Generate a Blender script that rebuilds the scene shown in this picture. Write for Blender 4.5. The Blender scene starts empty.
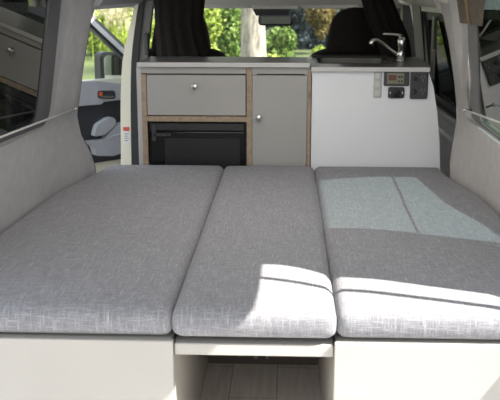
import bpy, bmesh, math, random
from mathutils import Vector, Matrix, noise
from mathutils.geometry import delaunay_2d_cdt

random.seed(7)
SC = bpy.context.scene
COL = SC.collection
PI = math.pi

# ------------------------------------------------------------------ materials
def new_mat(name):
    m = bpy.data.materials.new(name); m.use_nodes = True
    nt = m.node_tree
    return m, nt, nt.nodes['Principled BSDF']

def pm(name, col, rough=.5, metal=0., var=.06, scale=8., bump=0., bscale=200., spec=.5, emis=None, estr=0.):
    """plain principled surface with a little procedural variation"""
    m, nt, b = new_mat(name)
    N, L = nt.nodes, nt.links
    tc = N.new('ShaderNodeTexCoord')
    nz = N.new('ShaderNodeTexNoise'); nz.inputs['Scale'].default_value = scale; nz.inputs['Detail'].default_value = 4
    L.new(tc.outputs['Object'], nz.inputs['Vector'])
    rp = N.new('ShaderNodeValToRGB')
    rp.color_ramp.elements[0].position = .3; rp.color_ramp.elements[1].position = .7
    rp.color_ramp.elements[0].color = tuple(c*(1-var) for c in col) + (1,)
    rp.color_ramp.elements[1].color = tuple(min(1, c*(1+var)) for c in col) + (1,)
    L.new(nz.outputs['Fac'], rp.inputs['Fac']); L.new(rp.outputs['Color'], b.inputs['Base Color'])
    b.inputs['Roughness'].default_value = rough; b.inputs['Metallic'].default_value = metal
    b.inputs['Specular IOR Level'].default_value = spec
    if bump:
        n2 = N.new('ShaderNodeTexNoise'); n2.inputs['Scale'].default_value = bscale; n2.inputs['Detail'].default_value = 3
        L.new(tc.outputs['Object'], n2.inputs['Vector'])
        bp = N.new('ShaderNodeBump'); bp.inputs['Strength'].default_value = bump; bp.inputs['Distance'].default_value = .004
        L.new(n2.outputs['Fac'], bp.inputs['Height']); L.new(bp.outputs['Normal'], b.inputs['Normal'])
    if emis:
        b.inputs['Emission Color'].default_value = emis + (1,); b.inputs['Emission Strength'].default_value = estr
    return m

def mat_linen():
    m, nt, b = new_mat('grey_linen_weave')
    N, L = nt.nodes, nt.links
    tc = N.new('ShaderNodeTexCoord')
    def streak(sx, sy, sz, seed):
        mp = N.new('ShaderNodeMapping'); mp.inputs['Scale'].default_value = (sx, sy, sz)
        mp.inputs['Location'].default_value = (seed, seed*.7, seed*1.3)
        L.new(tc.outputs['Object'], mp.inputs['Vector'])
        nz = N.new('ShaderNodeTexNoise'); nz.inputs['Scale'].default_value = 1; nz.inputs['Detail'].default_value = 2.5
        nz.inputs['Roughness'].default_value = .6
        L.new(mp.outputs['Vector'], nz.inputs['Vector'])
        return nz.outputs['Fac']
    a = streak(26, 400, 400, 3.1); c = streak(400, 26, 26, 9.7)
    f = streak(420, 420, 420, 1.0)
    mx = N.new('ShaderNodeMath'); mx.operation = 'MAXIMUM'; L.new(a, mx.inputs[0]); L.new(c, mx.inputs[1])
    av = N.new('ShaderNodeMath'); av.operation = 'MULTIPLY_ADD'; L.new(f, av.inputs[0]); av.inputs[1].default_value = .45; L.new(mx.outputs[0], av.inputs[2])
    rp = N.new('ShaderNodeValToRGB')
    e = rp.color_ramp.elements
    e[0].position = .62; e[0].color = (.168, .165, .173, 1)
    e[1].position = 1.05 if False else 1.0; e[1].color = (.40, .392, .395, 1)
    k = e.new(.82); k.color = (.25, .246, .255, 1)
    L.new(av.outputs[0], rp.inputs['Fac']); L.new(rp.outputs['Color'], b.inputs['Base Color'])
    b.inputs['Roughness'].default_value = .95; b.inputs['Specular IOR Level'].default_value = .15
    b.inputs['Sheen Weight'].default_value = .15
    bp = N.new('ShaderNodeBump'); bp.inputs['Strength'].default_value = .25; bp.inputs['Distance'].default_value = .0015
    L.new(av.outputs[0], bp.inputs['Height']); L.new(bp.outputs['Normal'], b.inputs['Normal'])
    return m

def mat_glass(name, tint, refl=1.6, rough=.0):
    m = bpy.data.materials.new(name); m.use_nodes = True
    nt = m.node_tree; N, L = nt.nodes, nt.links
    N.remove(N['Principled BSDF']); out = N['Material Output']
    tr = N.new('ShaderNodeBsdfTransparent'); tr.inputs['Color'].default_value = tint + (1,)
    gl = N.new('ShaderNodeBsdfGlossy'); gl.inputs['Roughness'].default_value = rough
    gl.inputs['Color'].default_value = (1, .97, .94, 1)
    lw = N.new('ShaderNodeLayerWeight'); lw.inputs['Blend'].default_value = .5
    p = N.new('ShaderNodeMath'); p.operation = 'POWER'; p.inputs[1].default_value = 5; L.new(lw.outputs['Facing'], p.inputs[0])
    q = N.new('ShaderNodeMath'); q.operation = 'MULTIPLY_ADD'; q.inputs[1].default_value = .95; q.inputs[2].default_value = .045
    L.new(p.outputs[0], q.inputs[0])
    r = N.new('ShaderNodeMath'); r.operation = 'MULTIPLY'; r.inputs[1].default_value = refl; r.use_clamp = True
    L.new(q.outputs[0], r.inputs[0])
    mx = N.new('ShaderNodeMixShader'); L.new(r.outputs[0], mx.inputs[0]); L.new(tr.outputs[0], mx.inputs[1]); L.new(gl.outputs[0], mx.inputs[2])
    L.new(mx.outputs[0], out.inputs['Surface'])
    return m

def mat_leaf(name, c1, c2, c3, trans=.35):
    m = bpy.data.materials.new(name); m.use_nodes = True
    nt = m.node_tree; N, L = nt.nodes, nt.links
    N.remove(N['Principled BSDF']); out = N['Material Output']
    g = N.new('ShaderNodeNewGeometry')
    rp = N.new('ShaderNodeValToRGB'); e = rp.color_ramp.elements
    e[0].color = c1 + (1,); e[1].color = c3 + (1,); k = e.new(.5); k.color = c2 + (1,)
    L.new(g.outputs['Random Per Island'], rp.inputs['Fac'])
    d = N.new('ShaderNodeBsdfDiffuse'); t = N.new('ShaderNodeBsdfTranslucent')
    L.new(rp.outputs['Color'], d.inputs['Color']); L.new(rp.outputs['Color'], t.inputs['Color'])
    mx = N.new('ShaderNodeMixShader'); mx.inputs[0].default_value = trans
    L.new(d.outputs[0], mx.inputs[1]); L.new(t.outputs[0], mx.inputs[2]); L.new(mx.outputs[0], out.inputs['Surface'])
    return m

def mat_floor():
    m, nt, b = new_mat('grey_oak_vinyl_planks')
    N, L = nt.nodes, nt.links
    tc = N.new('ShaderNodeTexCoord')
    br = N.new('ShaderNodeTexBrick'); br.inputs['Scale'].default_value = 1
    br.inputs['Brick Width'].default_value = .62; br.inputs['Row Height'].default_value = .15
    br.inputs['Mortar Size'].default_value = .002; br.offset = .37
    br.inputs['Color1'].default_value = (.66, .60, .54, 1); br.inputs['Color2'].default_value = (.78, .72, .65, 1)
    br.inputs['Mortar'].default_value = (.42, .38, .33, 1)
    mp0 = N.new('ShaderNodeMapping'); mp0.inputs['Rotation'].default_value = (0, 0, PI/2); mp0.inputs['Location'].default_value = (0, .02, 0)
    L.new(tc.outputs['Object'], mp0.inputs['Vector']); L.new(mp0.outputs['Vector'], br.inputs['Vector'])
    mp = N.new('ShaderNodeMapping'); mp.inputs['Scale'].default_value = (60, 5, 1)
    L.new(tc.outputs['Object'], mp.inputs['Vector'])
    nz = N.new('ShaderNodeTexNoise'); nz.inputs['Scale'].default_value = 1; nz.inputs['Detail'].default_value = 6
    L.new(mp.outputs['Vector'], nz.inputs['Vector'])
    mix = N.new('ShaderNodeMix'); mix.data_type = 'RGBA'; mix.blend_type = 'OVERLAY'; mix.inputs[0].default_value = .6
    L.new(br.outputs['Color'], mix.inputs[6]); L.new(nz.outputs['Fac'], mix.inputs[7])
    L.new(mix.outputs[2], b.inputs['Base Color']); b.inputs['Roughness'].default_value = .55
    return m

def mat_bark():
    m, nt, b = new_mat('pale_bark')
    N, L = nt.nodes, nt.links
    tc = N.new('ShaderNodeTexCoord')
    mp = N.new('ShaderNodeMapping'); mp.inputs['Scale'].default_value = (9, 9, 2.2); L.new(tc.outputs['Object'], mp.inputs['Vector'])
    nz = N.new('ShaderNodeTexNoise'); nz.inputs['Scale'].default_value = 1.3; nz.inputs['Detail'].default_value = 8; nz.inputs['Roughness'].default_value = .7
    L.new(mp.outputs['Vector'], nz.inputs['Vector'])
    rp = N.new('ShaderNodeValToRGB'); e = rp.color_ramp.elements
    e[0].position = .35; e[0].color = (.14, .115, .09, 1); e[1].position = .6; e[1].color = (.50, .44, .36, 1)
    L.new(nz.outputs['Fac'], rp.inputs['Fac']); L.new(rp.outputs['Color'], b.inputs['Base Color'])
    b.inputs['Roughness'].default_value = .9
    bp = N.new('ShaderNodeBump'); bp.inputs['Strength'].default_value = .6; bp.inputs['Distance'].default_value = .03
    L.new(nz.outputs['Fac'], bp.inputs['Height']); L.new(bp.outputs['Normal'], b.inputs['Normal'])
    return m

def mat_grass():
    m, nt, b = new_mat('mown_grass')
    N, L = nt.nodes, nt.links
    tc = N.new('ShaderNodeTexCoord')
    nz = N.new('ShaderNodeTexNoise'); nz.inputs['Scale'].default_value = .6; nz.inputs['Detail'].default_value = 8
    L.new(tc.outputs['Object'], nz.inputs['Vector'])
    rp = N.new('ShaderNodeValToRGB'); e = rp.color_ramp.elements
    e[0].position = .35; e[0].color = (.045, .06, .015, 1); e[1].position = .65; e[1].color = (.11, .13, .035, 1)
    L.new(nz.outputs['Fac'], rp.inputs['Fac']); L.new(rp.outputs['Color'], b.inputs['Base Color'])
    b.inputs['Roughness'].default_value = 1
    return m

M = {}
M['linen'] = mat_linen()
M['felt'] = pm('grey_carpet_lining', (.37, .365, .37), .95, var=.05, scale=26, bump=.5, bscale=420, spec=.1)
M['felt_r'] = pm('lit_grey_carpet_lining', (.50, .48, .462), .95, var=.05, scale=26, bump=.5, bscale=420, spec=.1)  # lighter copy of the grey lining, right side's light in its colour
M['ceil'] = pm('beige_headliner', (.76, .72, .66), .9, var=.05, scale=14, bump=.2, bscale=500, spec=.1)
M['floor'] = mat_floor()
M['lam'] = pm('grey_laminate', (.40, .387, .37), .42, var=.03, scale=5)
M['lam_light'] = pm('pale_grey_laminate', (.52, .51, .50), .4, var=.03, scale=5)
M['top'] = pm('grey_worktop_laminate', (.14, .14, .135), .3, var=.08, scale=300)
M['wire'] = pm('pale_plastic_coated_wire', (.62, .61, .59), .4)
M['edge'] = pm('light_grey_edge_strip', (.60, .59, .57), .35)
M['door_mirror'] = pm('door_mirror_glass', (.8, .82, .82), .04, 1.)
M['white'] = pm('white_board', (.41, .385, .345), .35, var=.02, scale=4)
M['white_cool'] = pm('white_laminate', (.86, .865, .895), .30, var=.02, scale=4)
M['ply'] = pm('plywood_edge', (.38, .285, .20), .6, var=.2, scale=90)
M['gap'] = pm('dark_shadow_gap', (.03, .028, .025), .8)
M['brown'] = pm('shadow_brown_board', (.075, .06, .05), .7)
M['blk'] = pm('black_plastic', (.022, .022, .023), .45)
M['blk_gloss'] = pm('gloss_black_fridge_door', (.008, .008, .009), .14)
M['charc'] = pm('charcoal_plastic', (.042, .042, .048), .45)
M['rubber'] = pm('black_rubber_seal', (.018, .018, .018), .6)
M['frit'] = pm('dark_grey_window_border', (.075, .075, .08), .35)
M['frit_r'] = pm('grey_window_border', (.17, .16, .155), .4)
M['chrome'] = pm('polished_chrome', (.85, .84, .82), .22, 1.)
M['steel'] = pm('brushed_steel', (.14, .14, .125), .45, 1.)
M['cloth'] = pm('black_curtain_cloth', (.018, .016, .015), .95, var=.2, scale=60, spec=.1)
M['seat'] = pm('dark_seat_cover', (.024, .020, .019), .9, var=.15, scale=50, bump=.3, spec=.15)
M['cream'] = pm('cream_painted_body', (.70, .67, .53), .3, var=.02)
M['silver'] = pm('pale_painted_window_frame', (.78, .78, .76), .3)
M['doorgrey'] = pm('grey_door_trim', (.42, .42, .43), .5, var=.08)
M['doordark'] = pm('dark_door_trim', (.03, .03, .032), .6)
M['trim_light'] = pm('light_grey_trim', (.74, .72, .68), .6)
M['trim_mid'] = pm('mid_grey_trim', (.20, .195, .185), .6)
M['red'] = pm('red_print', (.55, .06, .03), .5)
M['sticker'] = pm('white_sticker', (.75, .74, .70), .5)
M['lcd'] = pm('olive_lcd', (.20, .20, .13), .4)
M['led'] = pm('red_readout', (.13, .04, .028), .4)
M['orange'] = pm('orange_lock_button', (.6, .12, .04), .4)
M['brownfab'] = pm('brown_cloth', (.10, .08, .06), .9, var=.2, scale=40)
M['gold'] = pm('amber_cord', (.20, .14, .08), .8)
M['mirror'] = pm('mirror_glass', (.035, .037, .033), .05, 1.)
M['glass_left'] = mat_glass('dark_privacy_glass', (.012, .013, .013), 1.75)
M['glass_right'] = mat_glass('tinted_privacy_glass', (.105, .150, .153), 1.4)
M['glass_front'] = mat_glass('windscreen_glass', (.86, .90, .88), .8)
M['glass_side'] = mat_glass('dark_side_glass', (.004, .005, .005), .4)
M['glass_door'] = mat_glass('clear_door_glass', (.85, .90, .87), .7)
M['grass'] = mat_grass()
M['bark'] = mat_bark()
M['road'] = pm('pale_gravel', (.22, .205, .18), .95, var=.2, scale=3)

# ------------------------------------------------------------------ helpers
def link(name, me, mat, parent=None, smooth=False, kind=None):
    o = bpy.data.objects.new(name, me); COL.objects.link(o)
    if mat is not None: me.materials.append(mat)
    if parent is not None: o.parent = parent; o.matrix_parent_inverse = parent.matrix_world.inverted()
    if smooth:
        for p in me.polygons: p.use_smooth = True
    if kind: o['kind'] = kind
    return o

def obj(name, bm, mat, parent=None, smooth=False, kind=None):
    me = bpy.data.meshes.new(name)
    bmesh.ops.recalc_face_normals(bm, faces=bm.faces)
    bm.to_mesh(me); bm.free()
    return link(name, me, mat, parent, smooth, kind)

def thing(name, label, cat, loc=(0, 0, 0), group=None):
    o = bpy.data.objects.new(name, None); COL.objects.link(o)
    o.empty_display_size = .05
    o.matrix_world = Matrix.Translation(Vector(loc))
    o['label'] = label; o['category'] = cat
    if group: o['group'] = group
    return o

def tag(o, label, cat, group=None):
    o['label'] = label; o['category'] = cat
    if group: o['group'] = group
    return o

def box(bm, x0, x1, y0, y1, z0, z1, bev=0., seg=2):
    t = bmesh.new()
    bmesh.ops.create_cube(t, size=1)
    for v in t.verts:
        v.co = Vector((x0 + (v.co.x+.5)*(x1-x0), y0 + (v.co.y+.5)*(y1-y0), z0 + (v.co.z+.5)*(z1-z0)))
    if bev:
        bmesh.ops.bevel(t, geom=t.edges[:], offset=bev, segments=seg, affect='EDGES', profile=.5)
    me = bpy.data.meshes.new('t'); t.to_mesh(me); t.free(); bm.from_mesh(me); bpy.data.meshes.remove(me)
    return bm

def bx(*a, **k): return box(bmesh.new(), *a, **k)

def tube(bm, pts, r, n=10, cap=True):
    pts = [Vector(p) for p in pts]
    rs = r if isinstance(r, (list, tuple)) else [r]*len(pts)
    rings = []
    prev = None
    for i, p in enumerate(pts):
        d = (pts[min(i+1, len(pts)-1)] - pts[max(i-1, 0)]).normalized()
        if prev is None:
            up = Vector((0, 0, 1)) if abs(d.z) < .9 else Vector((1, 0, 0))
            u = d.cross(up).normalized()
        else:
            u = (prev - d*prev.dot(d)).normalized()
        prev = u
        w = d.cross(u)
        rings.append([bm.verts.new(p + (u*math.cos(2*PI*k/n) + w*math.sin(2*PI*k/n))*rs[i]) for k in range(n)])
    for a, b in zip(rings, rings[1:]):
        for k in range(n): bm.faces.new((a[k], a[(k+1) % n], b[(k+1) % n], b[k]))
    if cap:
        bm.faces.new(rings[0][::-1]); bm.faces.new(rings[-1])
    return bm

def lathe(bm, base, axis, prof, n=20):
    """prof: list of (distance along axis, radius)"""
    base = Vector(base); a = Vector(axis).normalized()
    return tube(bm, [base + a*d for d, r in prof], [max(r, 1e-4) for d, r in prof], n)

def prism(bm, pts, off):
    """pts: planar polygon in 3D, extruded by off"""
    off = Vector(off)
    a = [bm.verts.new(Vector(p)) for p in pts]; b = [bm.verts.new(Vector(p)+off) for p in pts]
    bm.faces.new(a); bm.faces.new(b[::-1])
    n = len(a)
    for i in range(n): bm.faces.new((a[i], b[i], b[(i+1) % n], a[(i+1) % n]))
    return bm

def S(t):
    t = max(0., min(1., t)); return t*t*(3-2*t)

def round_poly(pts, rads, seg=6):
    out = []; n = len(pts)
    for i in range(n):
        p0, p1, p2 = Vector(pts[i-1]), Vector(pts[i]), Vector(pts[(i+1) % n])
        r = rads[i] if isinstance(rads, (list, tuple)) else rads
        if r <= 0: out.append(tuple(p1)); continue
        d0 = (p0-p1); d2 = (p2-p1)
        k = min(r, d0.length*.45, d2.length*.45)
        a = p1 + d0.normalized()*k; c = p1 + d2.normalized()*k
        for s in range(seg+1):
            t = s/seg
            out.append(tuple(a*(1-t)**2 + p1*2*t*(1-t) + c*t*t))
    return out

def inside(p, poly):
    x, y = p; c = False; n = len(poly)
    for i in range(n):
        x0, y0 = poly[i]; x1, y1 = poly[i-1]
        if (y0 > y) != (y1 > y) and x < (x1-x0)*(y-y0)/(y1-y0)+x0: c = not c
    return c

def resample(poly, step):
    out = []
    for i in range(len(poly)):
        a = Vector(poly[i]); b = Vector(poly[(i+1) % len(poly)])
        k = max(1, int((b-a).length/step))
        for s in range(k): out.append(tuple(a.lerp(b, s/k)))
    return out

def sheet(bm, outline, holes, fn, step=.04):
    """triangulated sheet over a 2D outline with holes; fn(u,v) -> 3D"""
    outline = resample(outline, step); holes = [resample(h, step) for h in holes]
    vs, es = [], []
    for lp in [outline] + holes:
        b = len(vs); vs += [Vector(p) for p in lp]
        es += [(b+i, b+(i+1) % len(lp)) for i in range(len(lp))]
    u0, u1 = min(p[0] for p in outline), max(p[0] for p in outline)
    v0, v1 = min(p[1] for p in outline), max(p[1] for p in outline)
    def near(p):
        return any((Vector(q)-Vector(p)).length < step*.5 for lp in [outline]+holes for q in lp)
    u = u0+step/2
    while u < u1:
        v = v0+step/2
        while v < v1:
            p = (u, v)
            if inside(p, outline) and not any(inside(p, h) for h in holes) and not near(p): vs.append(Vector(p))
            v += step
        u += step
    r = delaunay_2d_cdt(vs, es, [], 0, 1e-5)
    V = [bm.verts.new(fn(p.x, p.y)) for p in r[0]]
    for f in r[2]:
        c = sum((r[0][i] for i in f), Vector((0, 0)))/len(f)
        if inside(c, outline) and not any(inside(c, h) for h in holes):
            bm.faces.new([V[i] for i in f])
    loose = [v for v in bm.verts if not v.link_faces]
    for v in loose: bm.verts.remove(v)
    return bm

def loop_strip(bm, polyA, polyB, close=True):
    a = [bm.verts.new(Vector(p)) for p in polyA]; b = [bm.verts.new(Vector(p)) for p in polyB]
    n = len(a)
    for i in range(n if close else n-1):
        bm.faces.new((a[i], a[(i+1) % n], b[(i+1) % n], b[i]))
    return bm

def struct(name, bm, mat, parent=None, smooth=False):
    return obj(name, bm, mat, parent, smooth, kind='structure' if parent is None else None)

# ------------------------------------------------------------------ measurements (metres; z=0 van floor, Y forward)
BED = .515
YF = 1.88          # rear edge of the bed
YB = 3.61          # its front edge at the kitchen
YK = 3.63          # kitchen front
SUN = Vector((1, -.30, 1.07)).normalized()

def xl(Y, z):      # left lining
    x = -.885 + .05*(Y-2.5)
    if z > .75: x += .225*(z-.75)
    x += .05*S((Y-3.02)/.42)*S((.77-z)/.24)
    x += .10*S((z-1.235)/.06)
    # vertical crease rolls of the pillar
    x += .012*math.exp(-((Y-3.30)/.05)**2)*S((z-.70)/.15) + .010*S((Y-3.42)/.08)
    return x

def xr(Y, z):      # right lining
    x = .735 - .025*(Y-2.5)
    if z > .75: x -= .20*(z-.75)
    x -= .045*S((Y-3.02)/.42)*S((.77-z)/.24)
    x -= .09*S((z-1.235)/.06)
    x -= .012*math.exp(-((Y-3.36)/.05)**2)*S((z-.70)/.15)
    return x

# ------------------------------------------------------------------ ground, floor, shell
bm = bmesh.new(); box(bm, -60, 60, -30, 90, -.62, -.55)
struct('ground', bm, M['grass'])
bm = bx(-.86, .80, 1.70, 6.0, -.06, 0.)
struct('floor', bm, M['floor'])

# ceiling: flat over the bed, falling to the windscreen header
prof = [(2.0, 1.275), (3.4, 1.275), (4.3, 1.265), (4.8, 1.22), (5.2, 1.165), (5.34, 1.152), (5.40, 1.158), (5.40, 1.34), (2.0, 1.34)]
bm = prism(bmesh.new(), [(-.95, y, z) for y, z in prof], (1.78, 0, 0))
struct('ceiling', bm, M['ceil'])

# left lining with window hole
LW = round_poly([(1.98, .770), (3.08, .775), (3.05, 1.245), (2.06, 1.245)], [.06, .07, .03, .05])
LO = [(1.86, -.02), (3.44, -.02), (3.46, .45), (3.455, .52), (3.44, .60), (3.405, .68), (3.405, .76), (3.385, .86), (3.35, .98), (3.33, 1.12), (3.335, 1.25), (3.335, 1.29), (2.01, 1.29), (1.93, .75)]
bm = bmesh.new()
sheet(bm, LO, [LW], lambda y, z: Vector((xl(y, z), y, z)), .035)
ring = resample(LW, .03)
loop_strip(bm, [(xl(y, z), y, z) for y, z in ring], [(xl(y, z)-.07, y, z) for y, z in ring])
edge = [(3.46, .45), (3.455, .52), (3.44, .60), (3.405, .68), (3.405, .76), (3.385, .86), (3.35, .98), (3.33, 1.12), (3.335, 1.25)]
loop_strip(bm, [(xl(y, z), y, z) for y, z in edge], [(xl(y, z)-.075, y+.0, z) for y, z in edge], False)
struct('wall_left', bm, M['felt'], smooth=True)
# its black door seal
bm = bmesh.new()
ed = resample([(3.46, .20)] + edge, .04)[:-1]
ed = [p for p in ed if True]
pts = []
for i in range(len(edge)-1):
    for s in range(4):
        t = s/4; pts.append((edge[i][0]*(1-t)+edge[i+1][0]*t, edge[i][1]*(1-t)+edge[i+1][1]*t))
tube(bm, [(xl(y, z)-.012, y+.012, z) for y, z in pts], .011, 8)
struct('trim_1', bm, M['rubber'], smooth=True)

def window_unit(name, hole, xf, sgn, pane_mat, border_mat, inset, extra=None):
    """glass set behind the hole of a lining; ring = printed border"""
    root = bpy.data.objects.new(name, None); COL.objects.link(root); root['kind'] = 'structure'
    cy = sum(p[0] for p in hole)/len(hole); cz = sum(p[1] for p in hole)/len(hole)
    outer = resample(hole, .03)
    # inset polygon by scaling about the centre with fixed absolute insets
    y0, y1 = min(p[0] for p in outer), max(p[0] for p in outer); z0, z1 = min(p[1] for p in outer), max(p[1] for p in outer)
    iy0, iy1, iz0, iz1 = inset
    def ins(p):
        return (y0+iy0 + (p[0]-y0)*(y1-y0-iy0-iy1)/(y1-y0), z0+iz0 + (p[1]-z0)*(z1-z0-iz0-iz1)/(z1-z0))
    inner = [ins(p) for p in outer]
    bm = bmesh.new()
    loop_strip(bm, [(xf(*p)+sgn*.020, p[0], p[1]) for p in outer], [(xf(*p)+sgn*.020, p[0], p[1]) for p in inner])
    loop_strip(bm, [(xf(*p)+sgn*.020, p[0], p[1]) for p in inner], [(xf(*p)+sgn*.028, p[0], p[1]) for p in inner])
    obj('window_border', bm, border_mat, root)
    bm = bmesh.new()
    bm.faces.new([bm.verts.new((xf(*p)+sgn*.026, p[0], p[1])) for p in [((a[0]-cy)*1.01+cy, (a[1]-cz)*1.01+cz) for a in outer]])
    obj('window_pane', bm, pane_mat, root)
    return root

xlp = lambda y, z: -.895+.10*(y-2.6)+.18*(z-.75)        # flat glass plane, left
xrp = lambda y, z: .735-.025*(y-2.5)-.20*(z-.75)
window_unit('window_1', LW, xlp, -1, M['glass_left'], M['frit'], (.10, .115, .02, .02))

# right lining with window hole (unseen rear cill lowered to shape the sun patch)
RW = round_poly([(2.33, .62), (2.60, .66), (2.88, .735), (3.425, .757), (3.255, 1.10), (3.205, 1.245), (2.44, 1.245), (2.40, 1.1)], [.05, .05, .05, .08, .0, .05, .05, 0])
RO = [(1.89, .40), (3.46, .40), (3.44, .52), (3.50, .62), (3.56, .72), (3.56, .80), (3.535, .89), (3.53, 1.05), (3.57, 1.15), (3.62, 1.29), (1.985, 1.29), (1.977, 1.241), (1.948, 1.106), (1.927, .955), (1.907, .794), (1.75, .60), (1.70, .45)]
RO = [(1.66, -.02), (3.46, -.02)] + RO[1:]
bm = bmesh.new()
sheet(bm, RO, [RW], lambda y, z: Vector((xr(y, z), y, z)), .035)
ring = resample(RW, .03)
loop_strip(bm, [(xr(y, z), y, z) for y, z in ring], [(xr(y, z)+.022, y, z) for y, z in ring])
redge = [(3.46, .40), (3.44, .52), (3.50, .62), (3.56, .72), (3.56, .80), (3.535, .89), (3.53, 1.05), (3.57, 1.15), (3.62, 1.27)]
loop_strip(bm, [(xr(y, z), y, z) for y, z in redge], [(xr(y, z)+.09, y, z) for y, z in redge], False)
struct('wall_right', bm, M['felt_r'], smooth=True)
bm = bmesh.new()
pts = []
for i in range(len(redge)-1):
    for s in range(4):
        t = s/4; pts.append((redge[i][0]*(1-t)+redge[i+1][0]*t, redge[i][1]*(1-t)+redge[i+1][1]*t))
tube(bm, [(xr(y, z)+.010, y+.012, z) for y, z in pts], .010, 8)
struct('trim_2', bm, M['rubber'], smooth=True)
w2 = window_unit('window_2', RW, xrp, 1, M['glass_right'], M['frit_r'], (.03, .14, .012, .02))

# outer skins, so that no light leaks through the linings
bm = bmesh.new()
box(bm, -.98, -.93, 1.92, 3.5, -.35, .70)
prism(bm, [(-.98, 1.92, .70), (-.98, 3.50, .70), (-.98, 3.50, .77), (-.98, 1.92, .77)], (.05, 0, 0))
struct('trim_3', bm, M['cream'])
bm = bmesh.new(); box(bm, .80, .85, 1.86, 4.9, -.35, .62)
struct('trim_4', bm, M['cream'])
# rails above the side doors
bm = prism(bmesh.new(), [(-.93, 3.45, 1.18), (-.80, 3.45, 1.17), (-.74, 3.45, 1.19), (-.66, 3.45, 1.28), (-.66, 3.45, 1.34), (-.93, 3.45, 1.34)], (0, 2.0, 0))
struct('trim_5', bm, M['felt'])
bm = prism(bmesh.new(), [(.83, 3.42, 1.175), (.67, 3.42, 1.175), (.63, 3.42, 1.19), (.57, 3.42, 1.25), (.55, 3.42, 1.34), (.83, 3.42, 1.34)], (0, 2.0, 0))
struct('trim_6', bm, M['ceil'])

# left B pillar: cream jamb, rubber, inner trim
def band(zs, Y, fx0, fx1, th=.03):
    bm = bmesh.new()
    a0 = [bm.verts.new((fx0(z), Y, z)) for z in zs]; a1 = [bm.verts.new((fx1(z), Y, z)) for z in zs]
    b0 = [bm.verts.new((fx0(z), Y+th, z)) for z in zs]; b1 = [bm.verts.new((fx1(z), Y+th, z)) for z in zs]
    n = len(zs)
    for i in range(n-1):
        bm.faces.new((a0[i], a1[i], a1[i+1], a0[i+1])); bm.faces.new((b0[i], b0[i+1], b1[i+1], b1[i]))
        bm.faces.new((a0[i], a0[i+1], b0[i+1], b0[i])); bm.faces.new((a1[i], b1[i], b1[i+1], a1[i+1]))
    bm.faces.new((a0[0], b0[0], b1[0], a1[0])); bm.faces.new((a0[-1], a1[-1], b1[-1], b0[-1]))
    return bm
def interp(tab):
    def f(z):
        for (z0, v0), (z1, v1) in zip(tab, tab[1:]):
            if z <= z1: return v0 + (v1-v0)*(z-z0)/(z1-z0) if z > z0 else v0
        return tab[-1][1]
    return f
jx0 = interp([(0, -.89), (.35, -.872), (.70, -.862), (.884, -.848), (1.0, -.822), (1.146, -.782), (1.25, -.755)])
jx1 = interp([(0, -.82), (.35, -.814), (.70, -.808), (.884, -.799), (1.0, -.785), (1.146, -.760), (1.25, -.735)])
jx2 = interp([(0, -.77), (.35, -.766), (.70, -.768), (.884, -.764), (1.0, -.752), (1.146, -.730), (1.25, -.71)])
jx3 = interp([(0, -.75), (.35, -.73), (.70, -.735), (.884, -.722), (1.0, -.71), (1.146, -.688), (1.25, -.67)])
zs = [i*.0833-.02 for i in range(15)]+[1.2]
jamb = struct('trim_7', band(zs, 4.45, jx0, jx1, .05), M['cream'])
struct('trim_8', band(zs, 4.44, jx1, jx2, .07), M['rubber'])
struct('trim_9', band(zs, 4.46, jx2, jx3, .06), M['trim_mid'])
# warning sticker on the jamb
t = thing('warning_sticker', 'small red and white sticker on the cream door pillar', 'sticker', (-.835, 4.449, .51))
obj('red_heading', bx(-.853, -.820, 4.4475, 4.449, .535, .556), M['red'], t)
obj('white_field', bx(-.853, -.820, 4.4475, 4.449, .470, .534), M['sticker'], t)
bm = bmesh.new()
for k in range(4): box(bm, -.849, -.828+.003*(k % 2), 4.4468, 4.4476, .482+k*.012, .486+k*.012)
obj('print_lines', bm, M['trim_mid'], t)
# seat belt on the left pillar
bm = bmesh.new(); box(bm, -.728, -.705, 4.435, 4.455, .93, 1.04, .006)
t = tag(obj('seat_belt_guide', bm, M['charc']), 'dark seat belt guide on the left door pillar above the bench', 'seat belt')
bm = bmesh.new(); prism(bm, [(-.722, 4.44, .93), (-.712, 4.44, .93), (-.735, 4.44, .55), (-.752, 4.44, .55)], (0, .004, 0))
obj('belt_webbing', bm, M['trim_mid'], t)

# step / lower edge of the body below the left doors
bm = bmesh.new()
tube(bm, [(-.90, 3.50, .30), (-.95, 4.0, .24), (-.97, 4.4, .08), (-.97, 4.8, -.05)], .03, 10)
struct('trim_10', bm, M['cream'], smooth=True)

# right side door lining ahead of the bed: panel, dark window, pillar
bm = bmesh.new()
DW = round_poly([(3.66, .70), (4.62, .70), (4.62, 1.15), (3.72, 1.15)], .05)
DO = [(3.40, .0), (4.80, .0), (4.80, 1.2), (3.40, 1.2)]
xd = lambda y, z: .752-.14*max(0, z-.72)
sheet(bm, DO, [DW], lambda y, z: Vector((xd(y, z), y, z)), .06)
for z0, z1, d in ((.655, .69, .012), (.44, .60, .02)):
    box(bm, .752-d, .77, 3.45, 4.75, z0, z1, .008)
struct('door_1', bm, pm('pale_door_panel', (.80, .80, .78), .5), smooth=False)
w3 = window_unit('window_3', DW, xd, 1, M['glass_side'], M['rubber'], (.10, .10, .03, .04))
obj('window_divider', bx(.700, .716, 4.20, 4.27, .74, 1.13, .004), M['charc'], w3)
obj('window_latch', bx(.690, .704, 4.13, 4.19, .84, .98, .006), M['trim_mid'], w3)
bm = prism(bmesh.new(), [(.80, 3.5, .70), (.80, 4.8, .70), (.80, 4.8, .72), (.80, 3.5, .72)], (-.02, 0, 0))
bpy.data.objects  # noqa
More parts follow.
